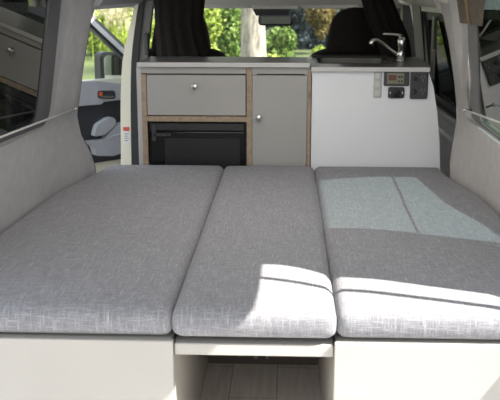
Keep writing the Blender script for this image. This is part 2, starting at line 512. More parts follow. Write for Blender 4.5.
# black upright edges framing the side door window
bm = bmesh.new()
for (ya, yb) in ((3.56, 3.70),):
    prism(bm, [(.746, ya, .70), (.746, yb, .70), (.68, yb+.03, 1.17), (.68, ya+.05, 1.17)], (.006, 0, 0))
prism(bm, [(.743, 3.6, .70), (.743, 4.78, .70), (.743, 4.78, .725), (.743, 3.6, .725)], (.008, 0, 0))
prism(bm, [(.744, 4.56, .70), (.744, 4.86, .70), (.680, 4.86, 1.19), (.680, 4.56, 1.19)], (.006, 0, 0))
struct('trim_11', bm, M['rubber'])
# right B pillar (light strip) and driver door
rb0 = interp([(0, .80), (.85, .765), (1.15, .705), (1.2, .69)])
rb1 = interp([(0, .83), (.85, .80), (1.15, .74), (1.2, .725)])
struct('trim_12', band(zs, 5.0, rb0, rb1, .06), M['trim_light'])
bm = prism(bmesh.new(), [(.87, 4.60, -.1), (.87, 5.1, -.1), (.76, 5.1, 1.25), (.76, 4.60, 1.25)], (.02, 0, 0))
struct('trim_13', bm, M['blk'])
bm = bmesh.new(); box(bm, .78, .85, 5.06, 5.9, -.1, .72)
prism(bm, [(.79, 5.05, .70), (.86, 5.05, .70), (.80, 5.05, 1.25), (.66, 5.05, 1.25), (.66, 5.05, 1.0)], (0, .10, 0))
struct('door_2', bm, M['blk'])
bm = bmesh.new()
bm.faces.new([bm.verts.new(p) for p in [(.80, 5.10, .72), (.80, 6.0, .72), (.73, 5.5, 1.18), (.73, 5.10, 1.18)]])
struct('window_4', bm, M['glass_side'])

# windscreen, A pillars, dashboard
bm = bmesh.new()
bm.faces.new([bm.verts.new(p) for p in [(-.80, 6.15, .70), (.74, 6.15, .70), (.66, 5.38, 1.19), (-.72, 5.38, 1.19)]])
struct('window_5', bm, M['glass_front'])
bm = bmesh.new(); tube(bm, [(-.86, 6.2, .66), (-.73, 5.36, 1.22)], .045, 8)
struct('trim_14', bm, M['trim_mid'], smooth=True)
bm = bmesh.new(); tube(bm, [(.78, 6.2, .66), (.66, 5.36, 1.22)], .045, 8)
struct('trim_15', bm, M['trim_mid'], smooth=True)
bm = prism(bmesh.new(), [(-.80, 5.55, .05), (-.80, 5.50, .55), (-.80, 5.62, .70), (-.80, 6.15, .69), (-.80, 6.2, .05)], (1.56, 0, 0))
bmesh.ops.bevel(bm, geom=bm.edges[:], offset=.03, segments=2, affect='EDGES')
tag(obj('dashboard', bm, M['doordark']), 'dark dashboard below the windscreen', 'dashboard')

# sun visors, overhead console, mirror
def visor(x0, x1, label):
    bm = bx(x0, x1, 5.10, 5.122, 1.153, 1.222, .008, 3)
    bm.verts.ensure_lookup_table()
    for v in bm.verts: v.co.y += (1.222-v.co.z)*.9
    t = tag(obj('sun_visor', bm, M['trim_light']), label, 'sun visor')
    bm = bmesh.new(); tube(bm, [(x1 if x1 < 0 else x0, 5.28, 1.158), (x1+.012 if x1 < 0 else x0-.012, 5.31, 1.17)], .006, 8)
    obj('hinge_pin', bm, M['trim_mid'], t)
visor(-.62, -.225, 'beige sun visor above the tree trunk, beside the left curtain')
visor(.085, .42, 'beige sun visor above the driver seat headrest')
t = thing('overhead_console', 'narrow grey overhead console between the two sun visors', 'console', (-.07, 5.2, 1.16))
obj('console_body', bx(-.205, .065, 5.165, 5.32, 1.150, 1.205, .01), M['trim_light'], t)
obj('console_slot', bx(-.15, .01, 5.162, 5.168, 1.170, 1.178), M['trim_mid'], t)
t = thing('rear_view_mirror', 'black rear view mirror hanging at the top of the windscreen', 'mirror', (-.07, 5.42, 1.11))
bm = bx(-.176, .040, 5.41, 5.445, 1.046, 1.112, .022, 4)
obj('mirror_housing', bm, M['blk'], t, True)
obj('mirror_face', bx(-.160, .024, 5.407, 5.411, 1.056, 1.102, .001, 1), M['mirror'], t)
bm = bmesh.new(); prism(bm, [(-.215, 5.44, 1.152), (-.19, 5.44, 1.105), (.01, 5.44, 1.105), (.02, 5.44, 1.158)], (0, .05, 0))
obj('mirror_bracket', bm, M['blk'], t)

# ------------------------------------------------------------------ open front passenger door seen through the side door
H0 = Vector((-.88, 5.72, 0)); ang = math.radians(225)     # hinge and direction of the free end
U = Vector((math.cos(ang), math.sin(ang), 0)); W = Vector((-U.y, U.x, 0))
if W.y > 0: W = -W                                        # W points to the rear = inner face
def D(u, z, w=0.): return H0 + U*u + W*w + Vector((0, 0, z))
door = thing('passenger_door', 'open front passenger door seen past the left pillar', 'car door', H0)
bm = prism(bmesh.new(), round_poly([(0, .0), (1.05, .0), (1.05, .715), (0.02, .715)], .04, 4) and [D(u, z, -.05) for u, z in round_poly([(0, .02), (1.05, .02), (1.05, .71), (0.02, .71)], .05, 4)], W*.05)
obj('door_shell', bm, M['cream'], door)
bm = prism(bmesh.new(), [D(u, z, .0) for u, z in [(.05, .58), (.42, .572), (.44, .558), (1.02, .565), (1.02, .735), (.45, .704), (.27, .674), (.03, .67)]], W*.035)
obj('upper_trim', bm, M['doorgrey'], door)
bm = prism(bmesh.new(), [D(u, z, .0) for u, z in [(.05, .185), (1.02, .185), (1.02, .57), (.05, .59)]], W*.02)
obj('lower_trim', bm, M['doordark'], door)
bm = prism(bmesh.new(), [D(u, z, .02) for u, z in round_poly([(.20, .26), (.39, .226), (.516, .242), (.53, .30), (.60, .345), (.548, .337), (.459, .339), (.329, .364), (.20, .39)], .012, 3)], W*.06)
obj('armrest', bm, M['doorgrey'], door)
bm = bmesh.new(); prism(bm, [D(u, z, .02) for u, z in round_poly([(.520, .362), (.494, .434), (.41, .472), (.372, .474), (.351, .446), (.367, .415), (.445, .366)], .02, 4)], W*.045); prism(bm, [D(u, z, .02) for u, z in [(.336, .425), (.29, .43), (.27, .37), (.324, .360), (.44, .346)]], W*.04)
obj('grab_handle', bm, M['doorgrey'], door)
hr = obj('handle_recess', prism(bmesh.new(), [D(u, z, .034) for u, z in round_poly([(.33, .583), (.465, .595), (.465, .645), (.335, .638)], .02, 4)], W*.004), M['doordark'], door)
obj('door_handle', prism(bmesh.new(), [D(u, z, .038) for u, z in [(.35, .592), (.455, .600), (.455, .612), (.35, .605)]], W*.012), M['chrome'], door)
obj('lock_button', prism(bmesh.new(), [D(u, z, .038) for u, z in [(.435, .612), (.455, .613), (.455, .636), (.435, .635)]], W*.01), M['orange'], door)
# slanted window frame: three strips
def strip(z0, z1, w0, w1):
    pts = [(.02, .69), (.70, 1.255), (1.0, 1.255)]
    bm = bmesh.new()
    prism(bm, [D(.07, .738+z0, w0), D(.70, 1.272+z0, w0), D(.70, 1.272+z1, w0), D(.07, .738+z1, w0)], W*(w1-w0))
    prism(bm, [D(.72, 1.235+z0, w0), D(1.03, 1.235+z0, w0), D(1.03, 1.235+z1, w0), D(.72, 1.235+z1, w0)], W*(w1-w0))
    return bm
fr = obj('window_frame', strip(-.045, .018, -.04, .0), M['doordark'], door)
obj('frame_cover', strip(-.018, .016, .0, .012), M['silver'], fr)
obj('frame_gutter', strip(.019, .050, -.05, -.004), M['trim_mid'], fr)
bm = bmesh.new(); bm.faces.new([bm.verts.new(D(u, z, -.02)) for u, z in [(.06, .70), (1.02, .70), (1.02, 1.22), (.72, 1.22)]])
obj('window_glass', bm, M['glass_door'], door)
# exterior mirror on the door
bm = prism(bmesh.new(), [D(u, z, -.165-.6*(u-.23)) for u, z in round_poly([(.135, .665), (.318, .665), (.318, .872), (.135, .865)], .04, 5)], W*.07)
mr = obj('mirror_housing', bm, M['blk'], door)
obj('mirror_face', prism(bmesh.new(), [D(u, z, -.093-.6*(u-.23)) for u, z in round_poly([(.165, .685), (.298, .685), (.298, .850), (.165, .845)], .03, 5)], W*.002), M['door_mirror'], mr)
obj('mirror_arm', prism(bmesh.new(), [D(.06, .68, -.10), D(.16, .70, -.14), D(.16, .84, -.14), D(.09, .76, -.10)], W*.06), M['charc'], mr)

# ------------------------------------------------------------------ curtains and cab seats
def curtain(name, secs, folds, depth, label, nseg=64):
    """secs: list of (z, x0, x1, y); a gathered sheet with folds, front and back"""
    bm = bmesh.new(); rows = []
    for z, x0, x1, y in secs:
        row = []
        for i in range(nseg):
            a = 2*PI*i/nseg
            cx, w = (x0+x1)/2, (x1-x0)/2
            r = 1 + .06*math.sin(folds*a + z*2) + .035*math.sin((folds*1.7)*a + 1 + z*3)
            row.append(bm.verts.new((cx + w*math.cos(a)*min(r, 1.02), y + depth*math.sin(a)*(r*1.6-.6), z)))
        rows.append(row)
    for a, b in zip(rows, rows[1:]):
        for i in range(nseg): bm.faces.new((a[i], a[(i+1) % nseg], b[(i+1) % nseg], b[i]))
    bm.faces.new(rows[0]); bm.faces.new(rows[-1][::-1])
    return tag(obj(name, bm, M['cloth'], smooth=True), label, 'curtain')
def secs(tab, y, n=22):
    f0 = interp([(z, a) for z, a, b in tab]); f1 = interp([(z, b) for z, a, b in tab])
    z0, z1 = tab[0][0], tab[-1][0]
    return [(z0+(z1-z0)*i/n, f0(z0+(z1-z0)*i/n), f1(z0+(z1-z0)*i/n), y) for i in range(n+1)]
curtain('blackout_curtain', secs([(.35, -.64, -.40), (.93, -.645, -.372), (1.0, -.648, -.392), (1.09, -.650, -.418), (1.265, -.655, -.395)], 4.33), 13, .07,
        'black gathered curtain hanging at the left end of the bench')
curtain('blackout_curtain', secs([(.35, .50, .66), (.93, .475, .618), (1.03, .435, .60), (1.12, .385, .555), (1.265, .345, .49)], 4.33), 9, .06,
        'black gathered curtain leaning behind the tap')

def car_seat(xc, label):
    t = thing('cab_seat', label, 'car seat', (xc, 4.75, 0))
    def rb(x0, x1, y0, y1, z0, z1, r, name):
        obj(name, bx(x0, x1, y0, y1, z0, z1, r, 5), M['seat'], t, True)
    rb(xc-.24, xc+.24, 4.72, 5.25, .20, .36, .05, 'seat')
    obj('seat_base', bx(xc-.2, xc+.2, 4.78, 5.2, 0, .24, .01), M['blk'], t)
    # back: outline with shoulders that runs up into the head rest
    out = [(-.25, .30), (-.25, .86), (-.235, .925), (-.165, .955), (-.15, 1.0), (-.135, 1.08), (-.115, 1.125), (-.08, 1.155), (-.03, 1.168),
           (.03, 1.168), (.08, 1.155), (.115, 1.125), (.135, 1.08), (.15, 1.0), (.165, .955), (.235, .925), (.25, .86), (.25, .30)]
    def slab(pts, name):
        pts = round_poly(pts, .04, 3)
        bm = bmesh.new(); n = len(pts); rings = []
        for y, s in ((4.55, .90), (4.565, .97), (4.60, 1.0), (4.66, 1.0), (4.695, .97), (4.71, .90)):
            cz = (min(p[1] for p in pts)+max(p[1] for p in pts))/2
            rings.append([bm.verts.new((xc+p[0]*s, y, cz+(p[1]-cz)*(1-(1-s)*.45))) for p in pts])
        for a, b in zip(rings, rings[1:]):
            for i in range(n): bm.faces.new((a[i], a[(i+1) % n], b[(i+1) % n], b[i]))
        bm.faces.new(rings[0]); bm.faces.new(rings[-1][::-1])
        obj(name, bm, M['seat'], t, True)
    slab([p for p in out if p[1] < .97], 'backrest')
    slab([(-.16, .93)] + [p for p in out if p[1] > .96] + [(.16, .93)], 'headrest')
    return t
car_seat(.365, 'dark driver seat with tall rounded headrest')
car_seat(-.56, 'dark passenger seat mostly hidden behind the left curtain')

# ------------------------------------------------------------------ kitchen
def knob(parent, x, z, y=YK, name='knob'):
    bm = bmesh.new(); lathe(bm, (x, y, z), (0, -1, 0), [(0, .004), (.001, .010), (.004, .010), (.006, .006), (.012, .006), (.015, .0125), (.021, .0145), (.026, .011), (.028, .0)], 20)
    return obj(name, bm, M['chrome'], parent, True)

cab = thing('fridge_cabinet', 'grey bench cabinet with wide top drawer and black fridge below', 'cabinet', (-.38, 3.85, 0))
bm = bmesh.new()
box(bm, -.632, -.612, YK+.002, 3.94, .0, .935); box(bm, -.165, -.143, YK+.004, 3.94, 0, .935); box(bm, -.62, -.15, 3.92, 3.94, 0, .935)
obj('carcass', bm, M['lam_light'], cab)
bm = bmesh.new()
box(bm, -.612, -.591, YK-.004, YK+.012, .0, .905); box(bm, -.166, -.144, YK-.004, YK+.012, .0, .935)
box(bm, -.592, -.166, YK-.004, YK+.012, .706, .728)
obj('edge_band', bm, M['ply'], cab)
obj('drawer_divider', bx(-.60, -.15, YK+.01, 3.92, .706, .726), M['lam_light'], cab)
obj('fascia', bx(-.613, -.168, YK-.004, YK+.012, .909, .935), M['lam'], cab)
dr = obj('drawer', bx(-.588, -.170, YK-.006, YK+.012, .732, .903, .002, 1), M['lam'], cab)
knob(dr, -.384, .856, YK-.006)
obj('gap_shade_sheet', bx(-.59, -.17, YK+.013, YK+.016, .728, .909), M['gap'], cab)  # dark sheet giving the drawer gaps their shade

fr = thing('bar_fridge', 'small black fridge built in under the wide drawer', 'fridge', (-.38, 3.85, 0))
obj('fridge_body', bx(-.588, -.170, YK+.03, 3.90, .02, .702), M['blk'], fr)
obj('fridge_door', bx(-.582, -.176, YK+.008, YK+.03, .04, .66, .004, 2), M['blk_gloss'], fr)
obj('door_panel', bx(-.520, -.196, YK+.005, YK+.009, .10, .632, .001, 1), pm('dark_grey_fridge_panel', (.022, .022, .024), .2), fr)
obj('top_rail', bx(-.582, -.176, YK+.006, YK+.03, .664, .698, .003, 1), M['blk'], fr)
bm = bmesh.new(); box(bm, -.575, -.49, YK+.0, YK+.01, .640, .653, .002, 1); box(bm, -.575, -.555, YK+.0, YK+.01, .62, .69, .002, 1)
hg = obj('hinge', bm, M['charc'], fr)
for k in range(4):
    obj('screw', lathe(bmesh.new(), (-.568+k*.024, YK+.0, .6465), (0, -1, 0), [(0, .0035), (.002, .003), (.0025, 0)], 10), M['steel'], hg, True)

cup = thing('cupboard', 'narrow grey cupboard with one door in the middle of the bench', 'cabinet', (-.02, 3.85, 0))
bm = bmesh.new(); box(bm, -.142, -.124, YK+.004, 3.94, 0, .935); box(bm, .078, .094, YK+.004, 3.94, 0, .935); box(bm, -.142, .094, 3.92, 3.94, 0, .935)
obj('carcass', bm, M['lam_light'], cup)
obj('edge_band', bx(.091, .1045, YK-.004, YK+.012, .0, .925), M['ply'], cup)
obj('fascia', bx(-.142, .090, YK-.004, YK+.012, .909, .935), M['lam'], cup)
dd = obj('door', bx(-.142, .089, YK-.006, YK+.012, .02, .903, .002, 1), M['lam'], cup)
knob(dd, -.114, .726, YK-.006)
obj('gap_shade_sheet', bx(-.14, .09, YK+.013, YK+.016, .02, .909), M['gap'], cup)  # same dark sheet for the shade around the cupboard door
for z in (.82, .30):
    obj('hinge', lathe(bmesh.new(), (.098, YK-.004, z-.012), (0, 0, 1), [(0, .004), (.024, .004)], 10), M['trim_mid'], cup)

wt = bx(-.625, .097, YK-.022, 3.95, .937, .957, .004, 2)
wto = tag(obj('worktop', wt, M['top']), 'grey laminate worktop over the fridge cabinet and narrow cupboard', 'worktop')
obj('front_edge', bx(-.625, .097, YK-.0245, YK-.0215, .9375, .9565, .001, 1), M['edge'], wto)

# sink unit
SY = YK-.012
sk = thing('sink_unit', 'white end cabinet with a sink and control panels', 'cabinet', (.35, 3.85, 0))
prf = [(.1085, 0.), (.68, 0.), (.672, .40), (.656, .525), (.648, .64), (.632, .76), (.612, .86), (.590, .920), (.1085, .920)]
bm = prism(bmesh.new(), [(x, SY, z) for x, z in prf], (0, .018, 0))
obj('front_panel', bm, M['white_cool'], sk)
bm = bmesh.new(); box(bm, .110, .124, SY+.018, 4.2, 0, .92)
prism(bm, [(x, SY+.018, z) for x, z in [(.64, 0), (.655, 0), (.645, .525), (.62, .76), (.58, .92), (.565, .92), (.605, .76), (.63, .525)]], (0, .30, 0))
box(bm, .12, .62, 3.90, 3.915, 0, .80)
obj('side_panel', bm, M['white_cool'], sk)
# counter with an opening for the sink
hx0, hx1, hy0, hy1 = .135, .455, 3.78, 4.12
bm = bmesh.new()
hole = round_poly([(hx0, hy0), (hx1, hy0), (hx1, hy1), (hx0, hy1)], .04, 5)
outl = [(.103, YK-.030), (.592, YK-.030), (.60, YK), (.62, 3.9), (.62, 4.21), (.103, 4.21)]
sheet(bm, outl, [hole], lambda x, y: Vector((x, y, .940)), .05)
for f in list(bm.faces): f.normal_update()
geom = bmesh.ops.extrude_face_region(bm, geom=bm.faces[:])
for v in [g for g in geom['geom'] if isinstance(g, bmesh.types.BMVert)]: v.co.z = .921
obj('counter', bm, M['top'], sk)
obj('counter_edge', bx(.1035, .592, YK-.0325, YK-.0295, .9215, .9398, .001, 1), M['edge'], sk)
sink = thing('sink_basin', 'steel sink basin set into the white end cabinet', 'sink', (.295, 3.95, .94))
bm = bmesh.new()
hr_ = [(x, y) for x, y in hole]
def sc(p, k): return ((p[0]-.295)*k+.295, (p[1]-3.95)*k+3.95)
loop_strip(bm, [(*sc(p, 1.03), .9412) for p in hr_], [(*sc(p, .97), .9412) for p in hr_])
loop_strip(bm, [(*sc(p, .97), .9412) for p in hr_], [(*sc(p, .92), .83) for p in hr_])
bm.faces.new([bm.verts.new((*sc(p, .92), .83)) for p in hr_])
bmesh.ops.remove_doubles(bm, verts=bm.verts[:], dist=1e-5)
obj('basin', bm, M['steel'], sink)
obj('drain', lathe(bmesh.new(), (.295, 3.95, .831), (0, 0, 1), [(0, .022), (.003, .022), (.004, .015), (.002, .0)], 18), M['charc'], sink, True)
obj('sink_lid', bx(.12, .47, 4.128, 4.140, .9405, .953, .003, 1), M['blk'], sk)

# tap
tp = thing('mixer_tap', 'chrome mixer tap standing on the white sink cabinet', 'tap', (.515, 3.93, .94))
bm = bmesh.new(); lathe(bm, (.515, 3.93, .940), (0, 0, 1), [(0, .021), (.006, .021), (.008, .0165), (.062, .0165), (.064, .0185), (.092, .0185), (.102, .016), (.108, .008), (.109, 0)], 24)
obj('tap_body', bm, M['chrome'], tp, True)
bm = bmesh.new()
tube(bm, [(.505, 3.93, .966), (.485, 3.925, .977), (.455, 3.92, .998), (.425, 3.915, 1.022), (.405, 3.91, 1.034), (.388, 3.908, 1.035), (.379, 3.907, 1.026), (.377, 3.907, 1.008)],
     [.0075, .0075, .0075, .0075, .008, .0095, .011, .011], 14)
obj('spout', bm, M['chrome'], tp, True)
bm = bmesh.new()
tube(bm, [(.518, 3.93, 1.046), (.500, 3.928, 1.056), (.470, 3.925, 1.060), (.440, 3.922, 1.061), (.428, 3.92, 1.060)], [.008, .007, .0055, .0055, .004], 10)
obj('lever', bm, M['chrome'], tp, True)

# control panels on the white front
YP = SY
mon = thing('battery_monitor', 'charcoal panel with red display on the white sink cabinet', 'control panel', (.457, YP, .9))
obj('housing', bx(.405, .510, YP-.014, YP, .862, .925, .005, 2), M['charc'], mon)
obj('display_field', bx(.418, .488, YP-.0155, YP-.013, .872, .916, .001, 1), M['lcd'], mon)
rd = obj('readout', bx(.423, .455, YP-.017, YP-.0150, .886, .908, .001, 1), M['led'], mon)
for bxp in ((.466, .900), (.478, .900), (.466, .882), (.478, .882)):
    obj('button', lathe(bmesh.new(), (bxp[0], YP-.0155, bxp[1]), (0, -1, 0), [(0, .004), (.002, .004), (.0025, 0)], 12), M['charc'], mon, True)
sw = thing('rocker_switch_panel', 'small black round-switch panel below the red display', 'switch', (.458, YP, .835))
obj('housing', bx(.425, .492, YP-.012, YP, .811, .857, .008, 3), M['blk'], sw)
obj('dial', lathe(bmesh.new(), (.458, YP-.012, .834), (0, -1, 0), [(0, .016), (.004, .016), (.005, .013), (.003, .011), (.003, 0)], 24), M['charc'], sw, True)
for x in (.433, .484):
    obj('indicator', bx(x-.002, x+.002, YP-.0135, YP-.0115, .829, .839), M['trim_light'], sw)
so = thing('double_power_socket', 'tall charcoal double power socket beside the red display', 'power socket', (.548, YP, .865))
obj('face_plate', bx(.515, .588, YP-.012, YP, .808, .926, .005, 2), M['charc'], so)
for zc in (.894, .840):
    obj('switch_knob', lathe(bmesh.new(), (.533, YP-.012, zc), (0, -1, 0), [(0, .009), (.006, .009), (.008, .006), (.008, 0)], 18), M['blk'], so, True)
    bm = bmesh.new()
    def slot(cx, cz, a):
        m4 = Matrix.Translation((cx, 0, cz)) @ Matrix.Rotation(a, 4, 'Y')
        t = bx(-.0015, .0015, YP-.0128, YP-.0115, -.006, .006)
        for v in t.verts: v.co = m4 @ v.co
        me = bpy.data.meshes.new('t'); t.to_mesh(me); t.free(); bm.from_mesh(me); bpy.data.meshes.remove(me)
    slot(.560, zc+.006, .5); slot(.574, zc+.006, -.5); slot(.567, zc-.008, 0)
    obj('highlit_socket_slots', bm, M['trim_mid'], so)  # lighter grey on the slots stands for small highlights
st = thing('switch_strip', 'pale narrow strip of three switches left of the red display', 'switch panel', (.382, YP, .866))
obj('backing', bx(.364, .398, YP-.004, YP, .812, .924, .002, 1), M['lam_light'], st)
for k in range(3):
    obj('switch', bx(.369, .393, YP-.008, YP-.003, .818+k*.036, .847+k*.036, .003, 2), pm('pale_switch', (.60, .60, .58), .4) if k == 0 else bpy.data.materials['pale_switch'], st)

# ------------------------------------------------------------------ bed
def mattress(x0, x1, y0, y1, z0, z1, r, seed, label, cut=None, crown=.012):
    bm = bmesh.new()
    bmesh.ops.create_cube(bm, size=2)
    bmesh.ops.subdivide_edges(bm, edges=bm.edges[:], cuts=40, use_grid_fill=True)
    hx, hy, hz = (x1-x0)/2, (y1-y0)/2, (z1-z0)/2
    C = Vector(((x0+x1)/2, (y0+y1)/2, (z0+z1)/2))
    H = (hx, hy, hz)
    def warp(t, h):      # pack the grid lines into the rounded rim
        a = abs(t); rr = min(r*1.15/h, .45)
        if a > .6: q = (1-rr) + rr*(a-.6)/.4
        else: q = a/.6*(1-rr)
        return math.copysign(q*h, t)
    for v in bm.verts:
        p = Vector([warp(v.co[i], H[i]) for i in range(3)])
        inn = Vector([max(-(H[i]-r), min(H[i]-r, p[i])) for i in range(3)])
        d = p-inn
        if d.length > 1e-7: p = inn + d.normalized()*r
        ux, uy = p.x/hx, p.y/hy
        cr = (1-ux**4)*(1-uy**6)
        if p.z > 0: p.z += crown*cr
        n = noise.noise(Vector((p.x*5+seed, p.y*5, 0)))
        if p.z > 0: p.z += .004*n*cr
        # swelling of the border
        zz = 1-(p.z/hz)**2 if abs(p.z) < hz else 0
        p.y += math.copysign(.010*zz*S((abs(uy)-.9)/.1), p.y)
        p.x += math.copysign(.004*zz*S((abs(ux)-.9)/.1), p.x) + .002*noise.noise(Vector((p.y*7, seed, 0)))*S((abs(ux)-.8)/.2)
        q = p + C
        if cut: q = cut(q)
        v.co = q
    o = obj('mattress', bm, M['linen'], smooth=True)
    return tag(o, label, 'mattress')
def cutL(q):
    lim = max(xl(q.y, .47), xl(q.y, .52)) + .012
    if q.x < -.5:
        k = (q.x+.5)/(-.88+.5)
        q.x = -.5 + k*(lim+.5)
    return q
def cutR(q):
    lim = min(xr(q.y, .47), xr(q.y, .52)) - .012
    if q.x > .4:
        k = (q.x-.4)/(.725-.4)
        q.x = .4 + k*(lim-.4)
    return q
ZM = .449
mattress(-.88, -.264, YF-.005, YB-.01, ZM, .524, .023, 2., 'wide grey linen mattress on the left against the left wall', cutL)
mattress(-.258, .119, YF-.010, YB-.012, ZM, .524, .023, 11., 'narrow grey linen mattress in the middle above the open footwell')
mattress(.126, .725, YF-.002, YB-.012, ZM, .524, .023, 23., 'grey linen mattress on the right with blue-tinted window light', cutR)

PT = .018
def bed_base(name, x0, x1, inner, label):
    t = thing(name, label, 'bed base', ((x0+x1)/2, 2.7, 0))
    obj('front_panel', bx(-.87 if inner > 0 else x0, x1 if inner > 0 else .722, YF-.018, YF, .0, ZM-.003, .002, 1), M['white'], t)
    obj('deck', bx(x0+.005, x1-.005, YF, 3.58, ZM-.02, ZM-.003), M['white'], t)
    xi = (x1-PT, x1) if inner > 0 else (x0, x0+PT)
    obj('side_panel', bx(xi[0], xi[1], YF, 3.58, .0, ZM-.02), M['white'], t)
    return t
bed_base('bed_base', -.765, -.258, 1, 'white bed base box under the wide left mattress')
bed_base('bed_base', .118, .665, -1, 'white bed base box under the right mattress')
t = thing('slide_out_shelf', 'white shelf board bridging the gap under the middle mattress', 'shelf', (-.07, 2.3, .43))
obj('shelf_board', bx(-.256, .116, YF-.008, 3.56, .408, .437, .002, 1), M['white'], t)
t = thing('footwell_end_board', 'shadow-coloured board closing the footwell under the middle mattress', 'board', (-.07, 2.74, 0))
obj('board', bx(-.257, .117, 2.735, 2.75, 0, .405), M['brown'], t)  # dark brown stands for the shadow below the shelf
for x in (-.095, -.055):
    obj('latch', bx(x-.006, x+.006, 2.727, 2.736, .020, .034, .003, 1), M['trim_mid'], t)

# ------------------------------------------------------------------ curtain wires and small wall fittings
def wire(pts, label):
    t = thing('curtain_wire', label, 'curtain wire', pts[-1])
    obj('wire', tube(bmesh.new(), pts, .0036, 8), M['wire'], t, True)
    p = Vector(pts[-1])
    obj('hook', lathe(bmesh.new(), p + Vector((0, 0, -.002)), Vector((math.copysign(1, -p.x), -.3, 0)), [(-.03, .004), (-.004, .004), (-.003, .008), (.004, .008), (.006, .004), (.007, 0)], 12), M['chrome'], t, True)
wire([(-.865, 1.97, .836), (-.845, 2.486, .820), (-.815, 3.29, .802)], 'thin curtain wire stretched across the left rear window')
wire([(.70, 1.97, .868), (.685, 2.76, .833), (.675, 3.27, .808)], 'thin curtain wire stretched across the right rear window')
bm = lathe(bmesh.new(), (-.882, 2.475, .585), (1, 0, 0), [(0, .026), (.008, .026), (.013, .018), (.013, 0)], 20)
tag(obj('wall_cap', bm, M['blk'], smooth=True), 'small black round cap low on the left wall lining', 'cap')
# brown gathered cloth hanging over the top of the right pillar
t = thing('cloth_tieback', 'brown cloth tied back over the top of the right pillar', 'cloth', (.645, 3.12, 1.15))
bm = bmesh.new()
def cs(y0, y1, off, zb):
    a = []
    n = 14; rows = []
    for k in range(9):
        z = zb + (1.265-zb)*k/8; row = []
        for i in range(n+1):
            s = i/n; y = y0 + (y1-y0)*s
            sq = 1 - .28*(1-k/8)*(1-s)
            y = y1 - (y1-y)*sq
            row.append(bm.verts.new((xr(y, z)-off-.006*math.sin(s*PI*5)-.004, y, z)))
        rows.append(row)
    for a, b in zip(rows, rows[1:]):
        for i in range(n): bm.faces.new((a[i], a[i+1], b[i+1], b[i]))
cs(2.74, 3.20, .012, 1.132)
obj('cloth', bm, M['brownfab'], t, True)
bm = bmesh.new(); tube(bm, [(xr(3.06, 1.15)-.022, 3.0, 1.135), (xr(3.06, 1.2)-.022, 3.01, 1.20), (xr(3.06, 1.24)-.022, 3.02, 1.25)], .008, 8)
obj('amber_cord', bm, M['gold'], t, True)

# ------------------------------------------------------------------ raised tailgate with its strut (above and beside the view)
tg = thing('tailgate', 'raised tailgate over the rear opening', 'tailgate', (-.07, 2.0, 1.26))
bm = prism(bmesh.new(), [(-.80, 2.02, 1.252), (.612, 2.02, 1.252), (.612, 1.02, 1.252), (-.80, 1.02, 1.252)], (0, 0, .05))
obj('door_skin', bm, M['white'], tg)
bm = tube(bmesh.new(), [(.78, 1.816, .693), (.72, 1.835, .85), (.565, 1.885, 1.255)], .010, 10)
obj('gas_strut', bm, M['blk'], tg, True)

# ------------------------------------------------------------------ outdoors
def bush(name, c, r, n, ls, mat, label, cat='bush', group=None, lumps=14, seed=0, trunk=False):
    rnd = random.Random(seed)
    L = []
    for _ in range(lumps):
        while True:
            d = Vector((rnd.uniform(-1, 1), rnd.uniform(-1, 1), rnd.uniform(-1, 1)))
            if d.length < 1: break
        L.append((Vector((d.x*r[0]*.7, d.y*r[1]*.7, d.z*r[2]*.75)), rnd.uniform(.28, .5)))
    V, Fc = [], []
    for _ in range(n):
        o, k = L[rnd.randrange(lumps)]
        d = Vector((rnd.gauss(0, 1), rnd.gauss(0, 1), rnd.gauss(0, 1))).normalized()
        rad = rnd.uniform(.75, 1.0)*k
        p = Vector(c) + o + Vector((d.x*r[0]*rad, d.y*r[1]*rad, d.z*r[2]*rad))
        nrm = (d + Vector((rnd.gauss(0, .5), rnd.gauss(0, .5), rnd.gauss(.3, .5)))).normalized()
        u = nrm.orthogonal().normalized(); u = Matrix.Rotation(rnd.uniform(0, 6.28), 3, nrm) @ u; w = nrm.cross(u)
        s = ls*rnd.uniform(.6, 1.3)
        b = len(V)
        V += [p-u*s, p-w*s*.45, p+u*s, p+w*s*.45]; Fc.append((b, b+1, b+2, b+3))
    me = bpy.data.meshes.new(name); me.from_pydata([tuple(v) for v in V], [], Fc); me.update()
    if not trunk:
        o = link(name, me, mat); tag(o, label, cat, group); return o
    t = thing(name, label, cat, (c[0], c[1], -.55), group)
    link('foliage', me, mat, t)
    bm = tube(bmesh.new(), [(c[0], c[1], -.56), (c[0]+.05, c[1], c[2]*.4), (c[0], c[1], c[2])], [.16, .12, .07], 10)
    obj('trunk', bm, M['bark'], t, True)
    return t
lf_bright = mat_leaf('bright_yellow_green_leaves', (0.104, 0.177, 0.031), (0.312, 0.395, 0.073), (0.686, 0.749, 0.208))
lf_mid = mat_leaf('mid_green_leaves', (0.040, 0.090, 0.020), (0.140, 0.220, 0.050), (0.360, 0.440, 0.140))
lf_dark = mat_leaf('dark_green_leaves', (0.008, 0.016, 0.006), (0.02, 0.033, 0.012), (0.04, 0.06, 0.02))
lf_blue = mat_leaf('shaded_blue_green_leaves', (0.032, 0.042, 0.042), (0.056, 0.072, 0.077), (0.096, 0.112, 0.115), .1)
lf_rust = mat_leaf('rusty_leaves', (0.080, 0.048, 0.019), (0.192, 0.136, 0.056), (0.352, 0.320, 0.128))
lf_plume = mat_leaf('pale_plumes', (0.458, 0.437, 0.250), (0.749, 0.707, 0.499), (0.998, 0.936, 0.749), .4)

